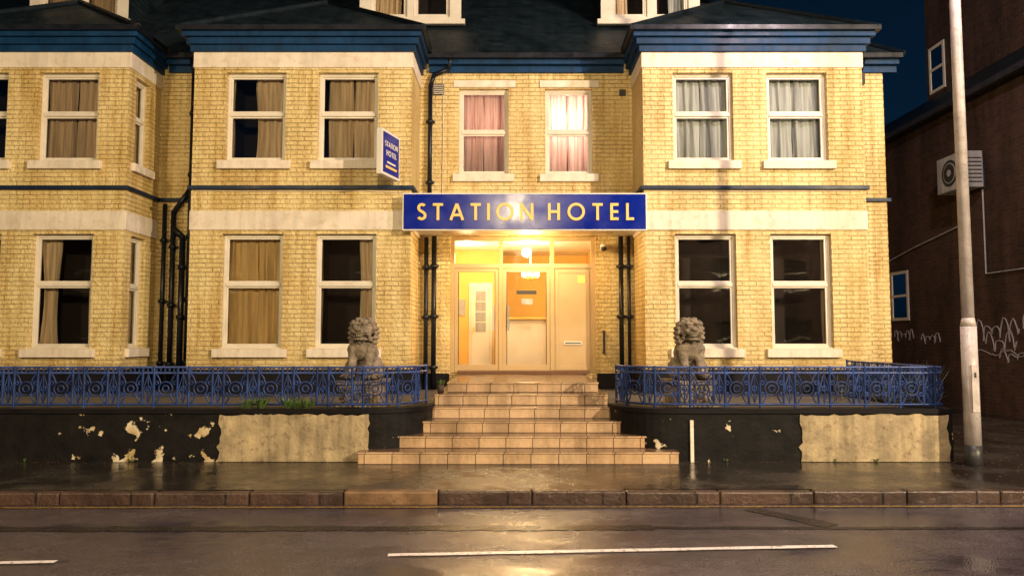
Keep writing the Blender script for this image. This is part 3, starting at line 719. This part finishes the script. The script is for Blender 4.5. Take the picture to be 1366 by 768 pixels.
# ------------------------------------------------------------------ neighbouring building
nb=empty('neighbouring_brick_building'); b=B()
b.box(9.5,17,12.0,34,0,6.62,'nbrick'); b.box(10.35,17,12.0,18.3,6.63,13,'nbrick')
b.quad([(9.25,11.8,6.62),(9.25,34,6.62),(10.34,34,7.5),(10.34,11.8,7.5)],'slate'); b.quad([(10.34,18.3,7.5),(10.34,34,7.5),(13,34,9.0),(13,18.3,9.0)],'slate')
b.box(9.2,9.32,11.8,34,6.5,6.62,'greydark'); b.box(9.33,9.5,11.9,34,6.5,6.6,'pipe')
b.done('walls_and_roof',nb)
fr=B();gl=B()
def nwin(x,a0,a1,z0,z1):
    mp=SL(x); 
    fr.box(a0,a1,-.03,-.001,z0,z0+.07,'frame',mp); fr.box(a0,a1,-.03,-.001,z1-.07,z1,'frame',mp); fr.box(a0,a0+.07,-.03,-.001,z0+.07,z1-.07,'frame',mp); fr.box(a1-.07,a1,-.03,-.001,z0+.07,z1-.07,'frame',mp)
    zm=(z0+z1)/2; fr.box(a0+.07,a1-.07,-.03,-.001,zm-.03,zm+.03,'frame',mp)
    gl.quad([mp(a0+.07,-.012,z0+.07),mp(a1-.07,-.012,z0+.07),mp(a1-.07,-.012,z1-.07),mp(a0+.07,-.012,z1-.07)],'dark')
    gl.quad([mp(a0+.07,-.018,z0+.07),mp(a1-.07,-.018,z0+.07),mp(a1-.07,-.018,z1-.07),mp(a0+.07,-.018,z1-.07)],'glass')
nwin(10.35,17.5,18.15,7.6,8.75); nwin(9.5,17.9,18.7,2.05,3.25)
fr.done('window_frames',nb); gl.done('window_glass',nb,recalc=False)
curves('conduit',[[(9.46,14.9,5.0),(9.46,14.9,2.9),(9.46,12.2,2.9)],[(9.46,15.6,4.0),(9.46,17.5,3.75),(9.46,19,3.5),(9.46,22,3.4)]],.018,'lightgrey',nb)
b=B(); b.cyl((9.42,20.5,.1),(9.42,20.5,6.5),.05,.05,'pipe',10); b.cyl((9.42,13.4,.1),(9.42,13.4,6.5),.05,.05,'pipe',10); b.done('downpipe',nb)
gr=[]
def scrib(y,z,w,h,n):
    pts=[]; 
    for i in range(n*9+1):
        t=i/(n*9); pts.append((9.488,y-w*t+.10*math.cos(t*n*6.28)*w*.4+.02*random.uniform(-1,1),z+h*.5*math.sin(t*n*6.28)*(0.6+.4*math.sin(t*9+w))+.1*t*h+.02*random.uniform(-1,1)))
    gr.append(pts)
scrib(15.3,1.75,1.3,.50,5); scrib(15.0,1.50,.9,.5,3); scrib(13.9,1.8,.9,.6,4); scrib(18.6,1.68,.9,.30,5); scrib(17.4,1.6,.8,.26,4); scrib(15.4,1.3,1.6,.18,2); scrib(14.6,1.25,1.1,.3,4)
curves('graffiti',gr,.013,'graf',nb)
ac=empty('air_conditioning_unit'); b=B(); b.box(8.98,9.40,14.75,15.65,4.62,5.36,'lightgrey'); b.box(9.40,9.5,14.85,14.92,4.6,5.2,'greydark'); b.box(9.40,9.5,15.45,15.52,4.6,5.2,'greydark'); b.done('casing',ac,.02)
b=B()
for rr,kk,dx in ((.27,'greydark',0),(.21,'lightgrey',.004),(.19,'greydark',.008),(.07,'lightgrey',.012)): b.cyl((8.975-dx,15.18,4.99),(8.968-dx,15.18,4.99),rr,rr,kk,28)
for i in range(7): b.box(9.02,9.36,14.735,14.75,4.72+i*.08,4.74+i*.08,'greydark')
b.done('grille',ac)
# ------------------------------------------------------------------ houses across the road (behind the viewpoint, mirrored in the glass)
hs=empty('terraced_houses'); b=B()
ops=[]
for i in range(-7,8):
    ops.append((i*3.2-.5,i*3.2+.5,.9,2.4)); ops.append((i*3.2-.5,i*3.2+.5,3.9,5.2))
mpH=lambda a,d,z:(a,-9.0-d,z)
sheet(b,mpH,-26,26,.0,6.2,ops,'nbrick')
for o in ops:
    b.quad([mpH(o[0],.18,o[2]),mpH(o[1],.18,o[2]),mpH(o[1],.18,o[3]),mpH(o[0],.18,o[3])],'dark')
    b.box(o[0],o[1],.1,.15,(o[2]+o[3])/2-.03,(o[2]+o[3])/2+.03,'frame',mpH)
    b.box(o[0]-.1,o[1]+.1,-.06,.05,o[2]-.12,o[2]-.001,'stone',mpH)
b.quad([(-26,-8.7,6.15),(26,-8.7,6.15),(26,-13,9.4),(-26,-13,9.4)],'slate')
b.done('walls_and_roof',hs,recalc=False)
# ------------------------------------------------------------------ plants & litter
def leafclump(b,c,n,r,h,k,sz=.04):
    for i in range(n):
        a=random.random()*6.28; q=random.random()
        base=Vector(c)+Vector((math.cos(a)*r*q*.5,math.sin(a)*r*q*.3,0)); tip=base+Vector((math.cos(a)*r*q,math.sin(a)*r*q*.6,h*random.uniform(.3,1)))
        side=Vector((-math.sin(a),math.cos(a),random.uniform(-.4,.4)))*sz*random.uniform(.3,.6); mid=base.lerp(tip,.6)+Vector((0,0,.02))
        b.quad([base,mid-side,tip,mid+side],k)
b=B()
for x in (-3.22,-3.05,-2.72,-2.6,-2.5): leafclump(b,(x,9.19,.755),36,.11,.15,'leaf',.035)
for x in (-7.2,-5.9,-4.6,-1.6,2.6,3.9,4.4): leafclump(b,(x,9.18,.12),7,.05,.04,'leaf',.02)
leafclump(b,(5.15,9.6,.75),60,.34,.60,'dry',.012); leafclump(b,(4.7,9.5,.75),50,.3,.50,'dry',.012); leafclump(b,(4.2,9.7,.75),30,.3,.5,'dry',.012)
b.done('wall_weeds',recalc=False)
pt=empty('potted_plant'); b=B(); b.cyl((-.985,10.42,.86),(-.985,10.42,.97),.04,.05,'terracotta',16); b.done('pot',pt); b=B(); leafclump(b,(-.985,10.42,.96),40,.07,.09,'leaf',.03); b.done('leaves',pt,recalc=False)
b=B()
def bit(x,y,z,s):
    a=random.random()*6.28; u=Vector((math.cos(a),math.sin(a),random.uniform(-.2,.2)))*s; w=Vector((-math.sin(a),math.cos(a),random.uniform(-.2,.2)))*s*.6; c=Vector((x,y,z+.006))
    b.quad([c-u,c-w,c+u,c+w],'litter')
for i in range(1100): bit(random.uniform(4.6,10),random.uniform(7.7,12.5),.121,random.uniform(.006,.022))
for i in range(700): x=random.uniform(-8,8); bit(x,ky(x)-abs(random.gauss(0,.06))-.01,.002,random.uniform(.004,.014))
for i in range(800): x=random.uniform(-8,6); bit(x,9.17-abs(random.gauss(0,.16)),.121,random.uniform(.004,.015))
b.done('leaf_litter',recalc=False)
# ------------------------------------------------------------------ sky
w=bpy.data.worlds.new('World'); sc.world=w; w.use_nodes=True; nt=w.node_tree; nt.nodes.clear()
o=nt.nodes.new('ShaderNodeOutputWorld'); bg=nt.nodes.new('ShaderNodeBackground'); sk=nt.nodes.new('ShaderNodeTexSky'); sk.sky_type='NISHITA'; sk.sun_disc=False
sk.sun_elevation=R(2); sk.sun_rotation=R(200)
bw=nt.nodes.new('ShaderNodeRGBToBW'); L(nt,sk.outputs[0],bw.inputs[0])
mx=mixc(nt,1.0,bw.outputs[0],(.03,.18,.45),'MULTIPLY'); L(nt,mx,bg.inputs[0]); bg.inputs[1].default_value=.036
L(nt,bg.outputs[0],o.inputs[0])
# ------------------------------------------------------------------ camera
cd=bpy.data.cameras.new('camera'); cd.lens=26.35; cd.sensor_width=36; cd.clip_end=1000
co=bpy.data.objects.new('camera',cd); co.location=(0,0,1.6); co.rotation_euler=(R(93.9),0,0); sc.collection.objects.link(co); sc.camera=co
sc.view_settings.view_transform='Standard'; sc.view_settings.look='None'; sc.view_settings.exposure=0
